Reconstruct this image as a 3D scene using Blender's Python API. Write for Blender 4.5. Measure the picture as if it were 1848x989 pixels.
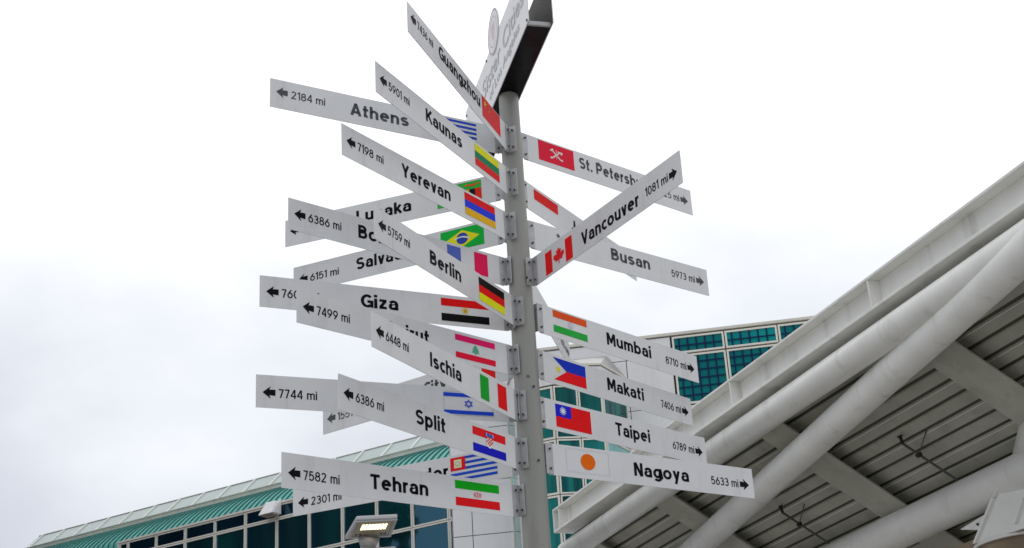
import bpy, bmesh, math, random
from mathutils import Vector, Matrix
R_ = math.radians
random.seed(7)
D = bpy.data
for o in list(D.objects): D.objects.remove(o)
SC = bpy.context.scene
COL = SC.collection

# ------------------------------------------------------------------ camera
def look_axes(pitch, roll, yaw):
    cy, sy, cp, sp = math.cos(yaw), math.sin(yaw), math.cos(pitch), math.sin(pitch)
    fw = Vector((sy*cp, cy*cp, sp)); rt = Vector((cy, -sy, 0)); up = rt.cross(fw)
    cr, sr = math.cos(roll), math.sin(roll)
    return rt*cr + up*sr, up*cr - rt*sr, fw
cam = D.cameras.new("camera"); camo = D.objects.new("camera", cam); COL.objects.link(camo)
rt, up, fw = look_axes(R_(23.5082), R_(-3.5092), R_(-0.3162))
M = Matrix((rt, up, -fw)).transposed().to_4x4(); M.translation = Vector((0, -10.0484, 1.6))
camo.matrix_world = M
cam.sensor_width = 36; cam.lens = 2748.87/1848*36
cam.clip_start = .1; cam.clip_end = 3000
SC.camera = camo
SC.render.resolution_x, SC.render.resolution_y = 1024, 548

# ------------------------------------------------------------------ world: overcast sky
W = D.worlds.new("World"); SC.world = W; W.use_nodes = True
nt = W.node_tree; nt.nodes.clear()
def N(t, **k):
    n = nt.nodes.new(t)
    for a, b in k.items(): setattr(n, a, b)
    return n
SUN_EL, SUN_AZ = R_(58), R_(25)
out = N('ShaderNodeOutputWorld'); bg = N('ShaderNodeBackground'); nt.links.new(bg.outputs[0], out.inputs[0])
sky = N('ShaderNodeTexSky', sky_type='NISHITA', sun_disc=False)
sky.sun_elevation = SUN_EL; sky.sun_rotation = SUN_AZ
tc = N('ShaderNodeTexCoord')
mp = N('ShaderNodeMapping'); mp.inputs['Location'].default_value = (0.62, 0.15, 0.47); mp.inputs['Scale'].default_value = (1, 1, 1.6)
nz = N('ShaderNodeTexNoise'); nz.inputs['Scale'].default_value = 5.0; nz.inputs['Detail'].default_value = 5; nz.inputs['Roughness'].default_value = .5
nt.links.new(tc.outputs['Generated'], mp.inputs[0]); nt.links.new(mp.outputs[0], nz.inputs['Vector'])
# brightness of the cloud deck by direction: brightest high up and ahead, greyer low down, towards the left and behind
dot = N('ShaderNodeVectorMath', operation='DOT_PRODUCT'); dot.inputs[1].default_value = (.12, .30, 2.6)
nt.links.new(tc.outputs['Generated'], dot.inputs[0])
addn = N('ShaderNodeMath', operation='MULTIPLY_ADD'); addn.inputs[1].default_value = .80; nt.links.new(nz.outputs[0], addn.inputs[0])
nt.links.new(dot.outputs['Value'], addn.inputs[2])
rng = N('ShaderNodeMapRange'); rng.inputs['From Min'].default_value = 1.03; rng.inputs['From Max'].default_value = 2.13
nt.links.new(addn.outputs[0], rng.inputs['Value'])
ramp = N('ShaderNodeValToRGB'); nt.links.new(rng.outputs[0], ramp.inputs[0])
e = ramp.color_ramp.elements
e[0].position = .0; e[0].color = (.47, .495, .555, 1)
e[1].position = 1.0; e[1].color = (1.06, 1.06, 1.06, 1)
for ps, cl in ((.30, (.575, .60, .655, 1)), (.52, (.73, .75, .79, 1)), (.70, (.88, .885, .895, 1))):
    m1 = e.new(ps); m1.color = cl
skm = N('ShaderNodeMixRGB', blend_type='ADD'); skm.inputs[0].default_value = 1
skg = N('ShaderNodeMixRGB', blend_type='MULTIPLY'); skg.inputs[0].default_value = 1; skg.inputs[2].default_value = (.004, .004, .004, 1)
nt.links.new(sky.outputs[0], skg.inputs[1]); nt.links.new(ramp.outputs[0], skm.inputs[1]); nt.links.new(skg.outputs[0], skm.inputs[2])
nt.links.new(skm.outputs[0], bg.inputs[0]); bg.inputs[1].default_value = 1.0

sun = D.lights.new("sun", 'SUN'); sun.energy = .7; sun.angle = R_(25); sun.color = (1, .97, .93)
suno = D.objects.new("sun", sun); COL.objects.link(suno)
sd = Vector((math.sin(SUN_AZ)*math.cos(SUN_EL), math.cos(SUN_AZ)*math.cos(SUN_EL), math.sin(SUN_EL)))
suno.rotation_euler = sd.to_track_quat('Z', 'Y').to_euler()
vs = SC.view_settings
vs.view_transform = 'Standard'; vs.look = 'None'; vs.exposure = .28; vs.gamma = 1; vs.use_curve_mapping = False

# ------------------------------------------------------------------ materials
def lin(h):
    if isinstance(h, str):
        c = [int(h[i:i+2], 16)/255 for i in (0, 2, 4)]
    else: c = [v/255 for v in h]
    return tuple(v/12.92 if v <= .04045 else ((v+.055)/1.055)**2.4 for v in c) + (1,)
MATS = {}
def mat(name, col, rough=.5, metal=0, spec=.5, noise=0, nscale=6, bump=0, streak=False, tint=None, dirt=0, vary=0):
    if name in MATS: return MATS[name]
    m = D.materials.new(name); m.use_nodes = True; t = m.node_tree; p = t.nodes['Principled BSDF']
    c = col if len(col) == 4 else tuple(col)+(1,)
    p.inputs['Base Color'].default_value = c; p.inputs['Roughness'].default_value = rough
    p.inputs['Metallic'].default_value = metal; p.inputs['Specular IOR Level'].default_value = spec
    if tint: p.inputs['Specular Tint'].default_value = tint + (1,)
    if noise or bump:
        g = t.nodes.new('ShaderNodeTexCoord'); mpp = t.nodes.new('ShaderNodeMapping')
        if streak: mpp.inputs['Scale'].default_value = (1, 1, .12)
        n = t.nodes.new('ShaderNodeTexNoise'); n.inputs['Scale'].default_value = nscale; n.inputs['Detail'].default_value = 6; n.inputs['Roughness'].default_value = .6
        t.links.new(g.outputs['Object'], mpp.inputs[0]); t.links.new(mpp.outputs[0], n.inputs['Vector'])
        if noise:
            r = t.nodes.new('ShaderNodeMapRange'); r.inputs['From Min'].default_value = .3; r.inputs['From Max'].default_value = .7
            r.inputs['To Min'].default_value = 1-noise; r.inputs['To Max'].default_value = 1+noise*.6
            mx = t.nodes.new('ShaderNodeMixRGB'); mx.blend_type = 'MULTIPLY'; mx.inputs[0].default_value = 1; mx.inputs[1].default_value = c
            t.links.new(n.outputs[0], r.inputs['Value']); t.links.new(r.outputs[0], mx.inputs[2]); t.links.new(mx.outputs[0], p.inputs['Base Color'])
        if bump:
            b = t.nodes.new('ShaderNodeBump'); b.inputs['Strength'].default_value = bump; b.inputs['Distance'].default_value = .02
            t.links.new(n.outputs[0], b.inputs['Height']); t.links.new(b.outputs[0], p.inputs['Normal'])
    if dirt or vary:
        src = p.inputs['Base Color'].links[0].from_socket if p.inputs['Base Color'].links else None
        def chain(fac_socket, colour, blend, fac=None):
            nonlocal src
            mx = t.nodes.new('ShaderNodeMixRGB'); mx.blend_type = blend
            if src is None: mx.inputs[1].default_value = c
            else: t.links.new(src, mx.inputs[1])
            if fac is None: t.links.new(fac_socket, mx.inputs[0]); mx.inputs[2].default_value = colour
            else: mx.inputs[0].default_value = fac; t.links.new(fac_socket, mx.inputs[2])
            src = mx.outputs[0]; t.links.new(src, p.inputs['Base Color'])
        g = t.nodes.new('ShaderNodeTexCoord')
        if vary:
            oi = t.nodes.new('ShaderNodeObjectInfo'); r = t.nodes.new('ShaderNodeMapRange'); r.inputs['To Min'].default_value = 1-vary; r.inputs['To Max'].default_value = 1+vary*.4
            t.links.new(oi.outputs['Random'], r.inputs['Value']); chain(r.outputs[0], None, 'MULTIPLY', 1)
        if dirt:
            # runs of grime (stretched downwards) and scattered specks
            for sc, st, lo, hi, k in ((nscale*2.2, .14, .56, .74, 1), (nscale*9, 1, .66, .72, .8)):
                mpp = t.nodes.new('ShaderNodeMapping'); mpp.inputs['Scale'].default_value = (1, 1, st); mpp.inputs['Location'].default_value = (3.1, 1.7, .4)
                n = t.nodes.new('ShaderNodeTexNoise'); n.inputs['Scale'].default_value = sc; n.inputs['Detail'].default_value = 5; n.inputs['Roughness'].default_value = .65
                t.links.new(g.outputs['Object'], mpp.inputs[0]); t.links.new(mpp.outputs[0], n.inputs['Vector'])
                r = t.nodes.new('ShaderNodeMapRange'); r.inputs['From Min'].default_value = lo; r.inputs['From Max'].default_value = hi; r.inputs['To Max'].default_value = dirt*k
                t.links.new(n.outputs[0], r.inputs['Value']); chain(r.outputs[0], (.16, .145, .12, 1), 'MIX')
    MATS[name] = m; return m
def flat(c, rough=.55):
    key = 'ink_%s' % (c if isinstance(c, str) else '%02x%02x%02x' % tuple(c))
    l = lin(c)[:3]; k = 1.45
    return mat(key, tuple(min(.82, max(.0, (v-.004)*k)) for v in l), rough, spec=.14, noise=.07, nscale=14)
SIGN = mat('sign_white_sheet', (.72, .73, .745), .42, spec=.45, noise=.05, nscale=3.0, streak=False, dirt=.20, vary=.07)
HEADW = mat('bright_white_header_sheet', (.84, .84, .87), .35, noise=.03, nscale=4)
ALU = mat('galvanised_steel', (.44, .445, .45), .42, metal=.4, noise=.15, nscale=25)
BOLT = mat('dark_bolt', (.045, .045, .05), .4, metal=.4)
POLE = mat('pole_grey_paint', (.29, .295, .272), .42, spec=.5, noise=.12, nscale=2.5, streak=True, bump=.05, dirt=.45)
INK = mat('black_lettering', (.002, .002, .004), .6, spec=.12)
INKG = mat('glare_grey_lettering', (.06, .066, .074), .5, spec=.3)  # grey colour imitates glare on reflective lettering; reused for other grey lettering
INKP = mat('pale_lettering', (.58, .60, .63), .5, spec=.3)
LINER = mat('dark_header_lining', (.05, .045, .045), .5, spec=.4, noise=.2, nscale=3)
BLACK = mat('black_paint', (.002, .002, .003), .18, spec=.12)
STEEL_W = mat('white_painted_steel', (.86, .86, .825), .34, spec=.5, noise=.08, nscale=1.3, dirt=.28)
DECK = mat('corrugated_deck_paint', (.50, .505, .43), .55, spec=.4, noise=.18, nscale=1.4, dirt=.35)
DECKD = mat('deck_groove_shade_tone', (.075, .08, .052), .7)  # shade of a deep recess put into the colour of the shallow groove
FRAME = mat('cream_window_frame', (.78, .755, .69), .5, noise=.08, nscale=1.2)
GAP = mat('dark_joint', (.03, .028, .026), .8)
PANELW = mat('white_metal_panel', (.80, .80, .815), .45, noise=.06, nscale=.7, dirt=.16)
CREAM = mat('cream_coping', (.72, .69, .62), .6, noise=.12, nscale=1.5)
TEALM = mat('teal_standing_seam', (.13, .47, .425), .42, spec=.4, noise=.2, nscale=.9, dirt=.25)
TEALS = mat('teal_seam_shade_tone', (.02, .155, .14), .5)  # seam ribs coloured darker to imitate the shade on their sides
PALEG = mat('pale_glass_roof', (.33, .42, .41), .25, spec=.5, noise=.1, nscale=.8)
CONC = mat('plaza_concrete', (.27, .26, .245), .85, noise=.2, nscale=.6)
TAN = mat('tan_column_concrete', (.33, .25, .17), .8, noise=.25, nscale=1.5)
LAMPG = mat('lamp_grey_aluminium', (.42, .42, .43), .45, metal=.3)
LENS = mat('lamp_lens', (.34, .31, .24), .35)
def glass(name, a, b, scale, spec=.5, rough=.04, stretch=(1, 1, .15), ior=1.5, tint=(.45, .9, 1)):
    if name in MATS: return MATS[name]
    m = D.materials.new(name); m.use_nodes = True; t = m.node_tree; p = t.nodes['Principled BSDF']
    g = t.nodes.new('ShaderNodeTexCoord'); mpp = t.nodes.new('ShaderNodeMapping'); mpp.inputs['Scale'].default_value = stretch
    n = t.nodes.new('ShaderNodeTexNoise'); n.inputs['Scale'].default_value = scale; n.inputs['Detail'].default_value = 3
    r = t.nodes.new('ShaderNodeValToRGB'); r.color_ramp.elements[0].position = .4; r.color_ramp.elements[1].position = .66
    r.color_ramp.elements[0].color = tuple(a)+(1,); r.color_ramp.elements[1].color = tuple(b)+(1,)
    t.links.new(g.outputs['Object'], mpp.inputs[0]); t.links.new(mpp.outputs[0], n.inputs['Vector']); t.links.new(n.outputs[0], r.inputs[0])
    oi = t.nodes.new('ShaderNodeObjectInfo'); rr_ = t.nodes.new('ShaderNodeMapRange'); rr_.inputs['To Min'].default_value = .55; rr_.inputs['To Max'].default_value = 1.7
    mv = t.nodes.new('ShaderNodeMixRGB'); mv.blend_type = 'MULTIPLY'; mv.inputs[0].default_value = 1
    t.links.new(oi.outputs['Random'], rr_.inputs['Value']); t.links.new(r.outputs[0], mv.inputs[1]); t.links.new(rr_.outputs[0], mv.inputs[2])
    t.links.new(mv.outputs[0], p.inputs['Base Color'])
    p.inputs['Roughness'].default_value = rough; p.inputs['Specular IOR Level'].default_value = spec; p.inputs['Specular Tint'].default_value = tuple(tint)+(1,); p.inputs['IOR'].default_value = ior
    n2 = t.nodes.new('ShaderNodeTexNoise'); n2.inputs['Scale'].default_value = .9
    bm_ = t.nodes.new('ShaderNodeBump'); bm_.inputs['Strength'].default_value = .06; bm_.inputs['Distance'].default_value = .05
    t.links.new(g.outputs['Object'], n2.inputs['Vector']); t.links.new(n2.outputs[0], bm_.inputs['Height']); t.links.new(bm_.outputs[0], p.inputs['Normal'])
    MATS[name] = m; return m
G_DARK = glass('dark_teal_glass', (.002, .012, .020), (.003, .036, .036), .5, spec=.5, ior=2.3, tint=(.26, .72, 1))
G_TOP = glass('navy_clerestory_glass', (.001, .006, .014), (.002, .012, .026), .5, spec=.5, ior=1.9, tint=(.3, .75, 1))
G_GRID = glass('bright_teal_glass', (.002, .14, .155), (.004, .20, .20), .8, spec=.2, stretch=(1, 1, 1))
G_BAY = glass('bay_teal_glass', (.001, .04, .045), (.012, .17, .155), 1.4, spec=.3, stretch=(2.2, 2.2, .1))  # pale upright streaks put reflections into the pane colour, styled as curtains
G_PALE = glass('pale_teal_glass', (.16, .36, .36), (.26, .46, .45), 1.0, spec=.5)
ROOFG = mat('grey_bay_roof', (.34, .34, .335), .5, noise=.1, nscale=2)
BLUEBAR = mat('navy_grid_bar', (.002, .02, .075), .5, spec=.15)

# ------------------------------------------------------------------ mesh helpers
def link(o, parent=None):
    COL.objects.link(o)
    if parent is not None: o.parent = parent
    return o
class MB:
    """collects faces, builds ONE mesh object"""
    def __init__(s): s.v = []; s.f = []; s.mi = []; s.ms = []; s.sm = []
    def m(s, material):
        if material not in s.ms: s.ms.append(material)
        return s.ms.index(material)
    def face(s, pts, material, smooth=False):
        i = len(s.v); s.v += [tuple(p) for p in pts]; s.f.append(tuple(range(i, i+len(pts)))); s.mi.append(s.m(material)); s.sm.append(smooth)
    def hexa(s, c, material):
        # c: 8 corners, bottom 4 ccw then top 4
        i = len(s.v); s.v += [tuple(p) for p in c]
        for q in ((3, 2, 1, 0), (4, 5, 6, 7), (0, 1, 5, 4), (1, 2, 6, 5), (2, 3, 7, 6), (3, 0, 4, 7)):
            s.f.append(tuple(i+k for k in q)); s.mi.append(s.m(material)); s.sm.append(False)
    def box(s, x0, x1, y0, y1, z0, z1, material):
        s.hexa([(x0, y0, z0), (x1, y0, z0), (x1, y1, z0), (x0, y1, z0), (x0, y0, z1), (x1, y0, z1), (x1, y1, z1), (x0, y1, z1)], material)
    def tube(s, p, q, r0, r1, material, n=16, caps=True):
        p, q = Vector(p), Vector(q); d = (q-p).normalized()
        a = d.orthogonal().normalized(); b = d.cross(a)
        i = len(s.v)
        for c, r in ((p, r0), (q, r1)):
            for k in range(n):
                t = 2*math.pi*k/n; s.v.append(tuple(c + a*(math.cos(t)*r) + b*(math.sin(t)*r)))
        mi = s.m(material)
        for k in range(n):
            s.f.append((i+k, i+(k+1) % n, i+n+(k+1) % n, i+n+k)); s.mi.append(mi); s.sm.append(True)
        if caps:
            s.f.append(tuple(i+k for k in reversed(range(n)))); s.mi.append(mi); s.sm.append(False)
            s.f.append(tuple(i+n+k for k in range(n))); s.mi.append(mi); s.sm.append(False)
    def strip(s, prof, x0, x1, material, smooth=True):
        # prof: (y,z) list swept along x
        i = len(s.v)
        for y, z in prof: s.v += [(x0, y, z), (x1, y, z)]
        mi = s.m(material)
        for k in range(len(prof)-1):
            s.f.append((i+2*k, i+2*k+1, i+2*k+3, i+2*k+2)); s.mi.append(mi); s.sm.append(smooth)
    def build(s, name, parent=None, bevel=0):
        me = D.meshes.new(name); me.from_pydata(s.v, [], s.f); 
        for m_ in s.ms: me.materials.append(m_)
        me.polygons.foreach_set('material_index', s.mi); me.polygons.foreach_set('use_smooth', s.sm); me.update()
        o = D.objects.new(name, me); link(o, parent)
        if bevel:
            b = o.modifiers.new('bevel', 'BEVEL'); b.width = bevel; b.segments = 2; b.limit_method = 'ANGLE'; b.angle_limit = R_(40)
        return o
def empty(name, loc=(0, 0, 0), rot=(0, 0, 0), label=None, cat=None, group=None):
    o = D.objects.new(name, None); o.location = loc; o.rotation_euler = rot; o.empty_display_size = .3; link(o)
    if label: o['label'] = label
    if cat: o['category'] = cat
    if group: o['group'] = group
    return o
def tag(o, label=None, cat=None, group=None, kind=None):
    for k, v in (('label', label), ('category', cat), ('group', group), ('kind', kind)):
        if v: o[k] = v
    return o

# ------------------------------------------------------------------ text
def text_geo(body, offset=0.0, size=1.0, extrude=0):
    """returns verts (x,z) list and faces of a line of text, normalised so that the cap height of 'H' is 1"""
    c = D.curves.new('lettering', 'FONT'); c.body = body; c.size = size; c.offset = offset; c.resolution_u = 4
    o = D.objects.new('lettering', c); COL.objects.link(o)
    bpy.context.view_layer.update()
    dg = bpy.context.evaluated_depsgraph_get()
    me = D.meshes.new_from_object(o.evaluated_get(dg))
    v = [(p.co.x, p.co.y) for p in me.vertices]; f = [tuple(p.vertices) for p in me.polygons]
    D.objects.remove(o); D.curves.remove(c); D.meshes.remove(me)
    return v, f
_h = text_geo('H'); CAP = max(p[1] for p in _h[0]) - min(p[1] for p in _h[0])
def arc(cx, cy, rx, ry, a0, a1, n=None):
    n = n or max(4, int(abs(a1-a0)/14))
    return [(cx+rx*math.cos(R_(a0+(a1-a0)*k/n)), cy+ry*math.sin(R_(a0+(a1-a0)*k/n))) for k in range(n+1)]
def glyph(c, h):
    """strokes (polylines of stroke centres) and advance width of a road-sign style character; cap height 1, half stroke h"""
    T, B, X, Dn = 1-h, h, .735-h, -.25+h; xm = (X+B)/2; r = .225; L = h
    el = lambda cx, rx=r: arc(cx, xm, rx, xm-B, 0, 360, 26)
    if c == ' ': return [], .34
    if c == '.': return [[(L, 0), (L, 2*h)]], 2*h
    if c == 'A': return [[(h*.9, 0), (.38, 1)], [(.36, 1), (.74-h*.9, 0)], [(.17, .27), (.57, .27)]], .74
    if c == 'B':
        m = .53; return [[(L, m), (.34, m)] + arc(.34, (m+B)/2, .22, (m-B)/2, 90, -90) + [(L, B), (L, T), (.32, T)] + arc(.32, (T+m)/2, .19, (T-m)/2, 90, -90)], .56+h
    if c == 'C': return [arc(L+.28, .5, .28, T-.5, 48, 312)], .56
    if c == 'E': return [[(.52, T), (L, T), (L, B), (.52, B)], [(L, .52), (.48, .52)]], .54
    if c == 'G': return [arc(L+.29, .5, .29, T-.5, 45, 300) + [(L+.56, .12), (L+.56, .46), (L+.30, .46)]], .60+h
    if c == 'I': return [[(L, 0), (L, 1)]], 2*h
    if c == 'J': return [[(.42, 1), (.42, .28)] + arc(.42-.2, .28, .2, .28-B, 0, -165)], .42+h
    if c == 'K': return [[(L, 0), (L, 1)], [(.60, 1), (L+.02, .36)], [(.27, .58), (.64, 0)]], .66
    if c == 'L': return [[(L, 1), (L, B), (.52, B)]], .54
    if c == 'M': return [[(L, 0), (L, 1)], [(L+.02, 1), (L+.33, .2)], [(L+.27, .2), (L+.58, 1)], [(L+.60, 1), (L+.60, 0)]], .60+2*h
    if c == 'N': return [[(L, 0), (L, 1)], [(L+.02, 1), (L+.44, 0)], [(L+.46, 0), (L+.46, 1)]], .46+2*h
    if c == 'P':
        m = .42; return [[(L, 0), (L, T), (.36, T)] + arc(.36, (T+m)/2, .22, (T-m)/2, 90, -90) + [(L, m)]], .58+h
    if c == 'S' or c == 's':
        t = T if c == 'S' else X; rx = .235 if c == 'S' else .185; cx = L+rx; m = (t+B)/2+.01
        r1, r2 = (t-m)/2, (m-B)/2
        return [arc(cx, t-r1, rx*.96, r1, 32, 250) + arc(cx, B+r2, rx, r2, 68, -152)], 2*rx+2*h
    if c == 'T': return [[(0, T), (.62, T)], [(.31, T), (.31, 0)]], .62
    if c == 'V': return [[(h*.9, 1), (.35, 0)], [(.33, 0), (.68-h*.9, 1)]], .68
    if c == 'Y': return [[(h*.9, 1), (.35, .40)], [(.33, .40), (.68-h*.9, 1)], [(.34, .46), (.34, 0)]], .68
    if c == 'a':
        R = L+.39; m = .43
        return [arc(R-.19, X-.17, .19, .17, 165, 0) + [(R, 0)], [(R, m), (L+.15, m)] + arc(L+.16, (m+B)/2, .16, (m-B)/2, 90, 270) + [(R-.12, B), (R, B+.10)]], R+h
    if c == 'b': return [[(L, 0), (L, 1)], el(L+r)], 2*r+2*h
    if c == 'd': return [[(L+2*r, 0), (L+2*r, 1)], el(L+r)], 2*r+2*h
    if c == 'p': return [[(L, -.27), (L, X+h)], el(L+r)], 2*r+2*h
    if c == 'g': return [el(L+r), [(L+2*r, X+h), (L+2*r, Dn+.18)] + arc(L+r, Dn+.18, r, .18, 0, -150)], 2*r+2*h
    if c == 'o': return [el(L+r+.01, r+.01)], 2*r+2*h+.02
    if c == 'c': return [arc(L+r, xm, r, xm-B, 50, 310)], 2*r+.5*h
    if c == 'e': return [[(L, xm+.02), (L+2*r-.005, xm+.02)] + arc(L+r, xm, r, xm-B, 6, 312)], 2*r+2*h
    if c in 'hn': return [[(L, 0), (L, 1 if c == 'h' else X+h)], [(L, X-.24)] + arc(L+.195, X-.195, .195, .195, 165, 0) + [(L+.39, 0)]], .39+2*h
    if c == 'm': return [[(L, 0), (L, X+h)], [(L, X-.268)] + arc(L+.165, X-.165, .165, .165, 165, 0) + [(L+.33, 0)], [(L+.33, X-.268)] + arc(L+.495, X-.165, .165, .165, 165, 0) + [(L+.66, 0)]], .66+2*h
    if c == 'u': return [[(L+.39, 0), (L+.39, X+h)], [(L, X+h), (L, B+.19)] + arc(L+.195, B+.19, .195, .19, 180, 345) + [(L+.39, B+.22)]], .39+2*h
    if c == 'r': return [[(L, 0), (L, X+h)], [(L, X-.24)] + arc(L+.20, X-.2, .2, .2, 170, 78)], .25+h
    if c == 'i': return [[(L, 0), (L, X+h)], [(L, .83), (L, .83+2.1*h)]], 2*h
    if c == 'l': return [[(L, 0), (L, 1)]], 2*h
    if c == 't': return [[(.16, .96), (.16, B+.13)] + arc(.16+.13, B+.13, .13, .13, 180, 285), [(0, X), (.36, X)]], .37
    if c == 'k': return [[(L, 0), (L, 1)], [(.46, X+h), (L+.02, .28)], [(.23, .42), (.50, 0)]], .52
    if c == 'v': return [[(h*.9, X+h), (.27, 0)], [(.25, 0), (.52-h*.9, X+h)]], .52
    if c == 'x': return [[(.04, 0), (.46, X+h)], [(.04, X+h), (.46, 0)]], .50
    if c == 'y': return [[(h*.9, X+h), (.27, h*.6)], [(.54-h*.9, X+h), (.185, -.27)]], .54
    if c == 'z': return [[(.03, X), (.455, X)], [(.40, X), (.07, B)], [(.02, B), (.46, B)]], .48
    if c == '0': return [arc(L+.24, .5, .24, T-.5, 0, 360, 26)], .48+2*h
    if c == '1': return [[(.02, .80), (.22, .97), (.22, 0)]], .22+h
    if c == '2': return [arc(L+.21, T-.21, .21, .21, 165, -25) + [(L, B), (L+.46, B)]], .46+2*h
    if c == '3': return [arc(L+.2, T-.215, .2, .215, 150, -80) + arc(L+.2, B+.255, .23, .255, 80, -150)], .44+2*h
    if c == '4': return [[(.42, 0), (.42, 1)], [(.40, 1), (.04, .27)], [(.01, .27), (.56, .27)]], .56
    if c == '5': return [[(.47, T), (L+.06, T), (L+.03, .52)] + arc(L+.2, B+.28, .25, .28, 112, -150)], .45+2*h
    if c == '6': return [arc(L+.23, B+.27, .23, .27, 0, 360, 22), [(L+.36, T+h*.6), (L+.10, .62)] + arc(L+.23, B+.27, .23, .27, 130, 190)], .46+2*h
    if c == '7': return [[(0, T), (.49, T)], [(.43, T), (.17, 0)]], .50
    if c == '8': return [arc(L+.22, T-.205, .195, .205, 0, 360, 20), arc(L+.22, B+.245, .23, .245, 0, 360, 22)], .46+2*h
    if c == '9': return [arc(L+.23, T-.27, .23, .27, 0, 360, 22), [(L+.10, B-h*.6), (L+.36, .38)] + arc(L+.23, T-.27, .23, .27, -50, 10)], .46+2*h
    raise KeyError(c)
def ribbon(P, h):
    n = len(P); closed = n > 3 and abs(P[0][0]-P[-1][0])+abs(P[0][1]-P[-1][1]) < 1e-6
    if closed: P = P[:-1]; n -= 1
    Lf, Rt = [], []
    def nrm(a, b):
        dx, dy = b[0]-a[0], b[1]-a[1]; q = math.hypot(dx, dy) or 1; return -dy/q, dx/q
    for i in range(n):
        if closed or 0 < i < n-1:
            n1, n2 = nrm(P[i-1], P[i]), nrm(P[i], P[(i+1) % n])
            mx, my = n1[0]+n2[0], n1[1]+n2[1]; q = mx*mx+my*my
            if q < .25: k = 2/.7; q = math.sqrt(q) or 1; mx, my = mx/q*1.4, my/q*1.4
            else: mx, my = 2*mx/q, 2*my/q
        elif i == 0: mx, my = nrm(P[0], P[1])
        else: mx, my = nrm(P[-2], P[-1])
        Lf.append((P[i][0]+mx*h, P[i][1]+my*h)); Rt.append((P[i][0]-mx*h, P[i][1]-my*h))
    v = Lf+Rt; f = [(i, i+1, n+i+1, n+i) for i in range(n-1)]
    if closed: f.append((n-1, 0, n, 2*n-1))
    return v, f
def stroke_text(body, h, space=.10):
    V, Fc = [], []; x = 0
    for c in body:
        st, w = glyph(c, h)
        for P in st:
            v, f = ribbon(P, h); i = len(V)
            V += [(a+x, b) for a, b in v]; Fc += [tuple(i+k for k in q) for q in f]
        x += w + (space if c != ' ' else 0)
    return V, Fc
def sign_text(name, parent, body, x0, x1, zc, cap, y, material, h, wscale=1):
    v, f = stroke_text(body, h); a = min(p[0] for p in v); b = max(p[0] for p in v)
    sx = (x1-x0)/(b-a) if x0 is not None and x1 is not None else cap*wscale
    ox = x0 if x0 is not None else x1-(b-a)*sx
    mb = MB(); mi = mb.m(material)
    mb.v = [(ox+(px-a)*sx, y, zc-cap/2+pz*cap) for px, pz in v]
    mb.f = f; mb.mi = [mi]*len(f); mb.sm = [False]*len(f)
    return mb.build(name, parent)
def text_mesh(name, parent, body, x0, x1, zc, cap, y, material, bold=.02, wscale=None, skew=0, dz=0):
    """lettering between x0 and x1 (x1=None: natural width * wscale; x0=None: ends at x1), capital height cap centred on zc"""
    v, f = text_geo(body, bold)
    k = cap/CAP; a = min(p[0] for p in v); b = max(p[0] for p in v); w = (b-a)*k
    if x0 is not None and x1 is not None: sx = (x1-x0)/(b-a); ox = x0
    elif x0 is not None: sx = k*(wscale or 1); ox = x0
    else: sx = k*(wscale or 1); ox = x1-(b-a)*sx
    mb = MB()
    mi = mb.m(material)
    mb.v = [(ox+(px-a)*sx, y, zc-cap/2+pz*k) for px, pz in v]
    mb.f = f; mb.mi = [mi]*len(f); mb.sm = [False]*len(f)
    return mb.build(name, parent)

# ------------------------------------------------------------------ flags (x 0..1 left to right as seen, y 0..1 upwards)
def star(cx, cy, r, n=5, inner=.382, rot=90, ax=.50):
    return [(cx+ax*(r if k % 2 == 0 else r*inner)*math.cos(R_(rot+180/n*k)), cy+(r if k % 2 == 0 else r*inner)*math.sin(R_(rot+180/n*k))) for k in range(2*n)]
def disc(cx, cy, r, n=28, ax=.50): return [(cx+ax*r*math.cos(2*math.pi*k/n), cy+r*math.sin(2*math.pi*k/n)) for k in range(n)]
def rect(a, b, c, d): return [(a, b), (c, b), (c, d), (a, d)]
def bars(cols, horiz=True):
    n = len(cols); o = []
    for i, c in enumerate(cols):
        if c is None: continue
        o.append((rect(0, 1-(i+1)/n, 1, 1-i/n) if horiz else rect(i/n, 0, (i+1)/n, 1), c))
    return o
def ring(cx, cy, r, w, col, n=30, ax=.50):
    o = []
    for k in range(n):
        a, b = 2*math.pi*k/n, 2*math.pi*(k+1)/n
        o.append(([(cx+ax*q*math.cos(t), cy+q*math.sin(t)) for q, t in ((r, a), (r, b), (r-w, b), (r-w, a))], col))
    return o
def outline(col='9a9aa0', w=.014):
    return [(rect(0, 0, 1, w*1.6), col), (rect(0, 1-w*1.6, 1, 1), col), (rect(0, 0, w, 1), col), (rect(1-w, 0, 1, 1), col)]
F = {}
F['Guangzhou'] = [(rect(0, 0, 1, 1), 'c8101a'), (star(.17, .74, .17), 'e8b420')] + [(star(x, y, .055, rot=r), 'e0963c') for x, y, r in ((.34, .90, 70), (.41, .79, 100), (.41, .64, 90), (.34, .53, 60))]
F['Athens'] = [(rect(0, 1-(i+1)/9, 1, 1-i/9), '2342a6') for i in range(0, 9, 2)] + [(rect(.0, 4/9, .37, 1), '2342a6'), (rect(0, .66, .37, .78), 'e4e6ec'), (rect(.145, 4/9, .225, 1), 'e4e6ec')]
F['Kaunas'] = bars(('f0c400', '00704a', 'dc1418'))
F['Yerevan'] = bars(('d80a12', '1a34c0', 'e89a12'))
F['Lusaka'] = [(rect(0, 0, 1, 1), '2e9a3a'), (rect(.60, 0, .74, .62), 'e89020'), (rect(.73, 0, .87, .62), '10101c'), (rect(.86, 0, 1, .62), 'e02818'),
               ([(.58, .82), (.70, .80), (.80, .74), (.90, .80), (1.0, .86), (.90, .88), (.80, .84), (.70, .88)], 'e04a1c')]
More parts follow.
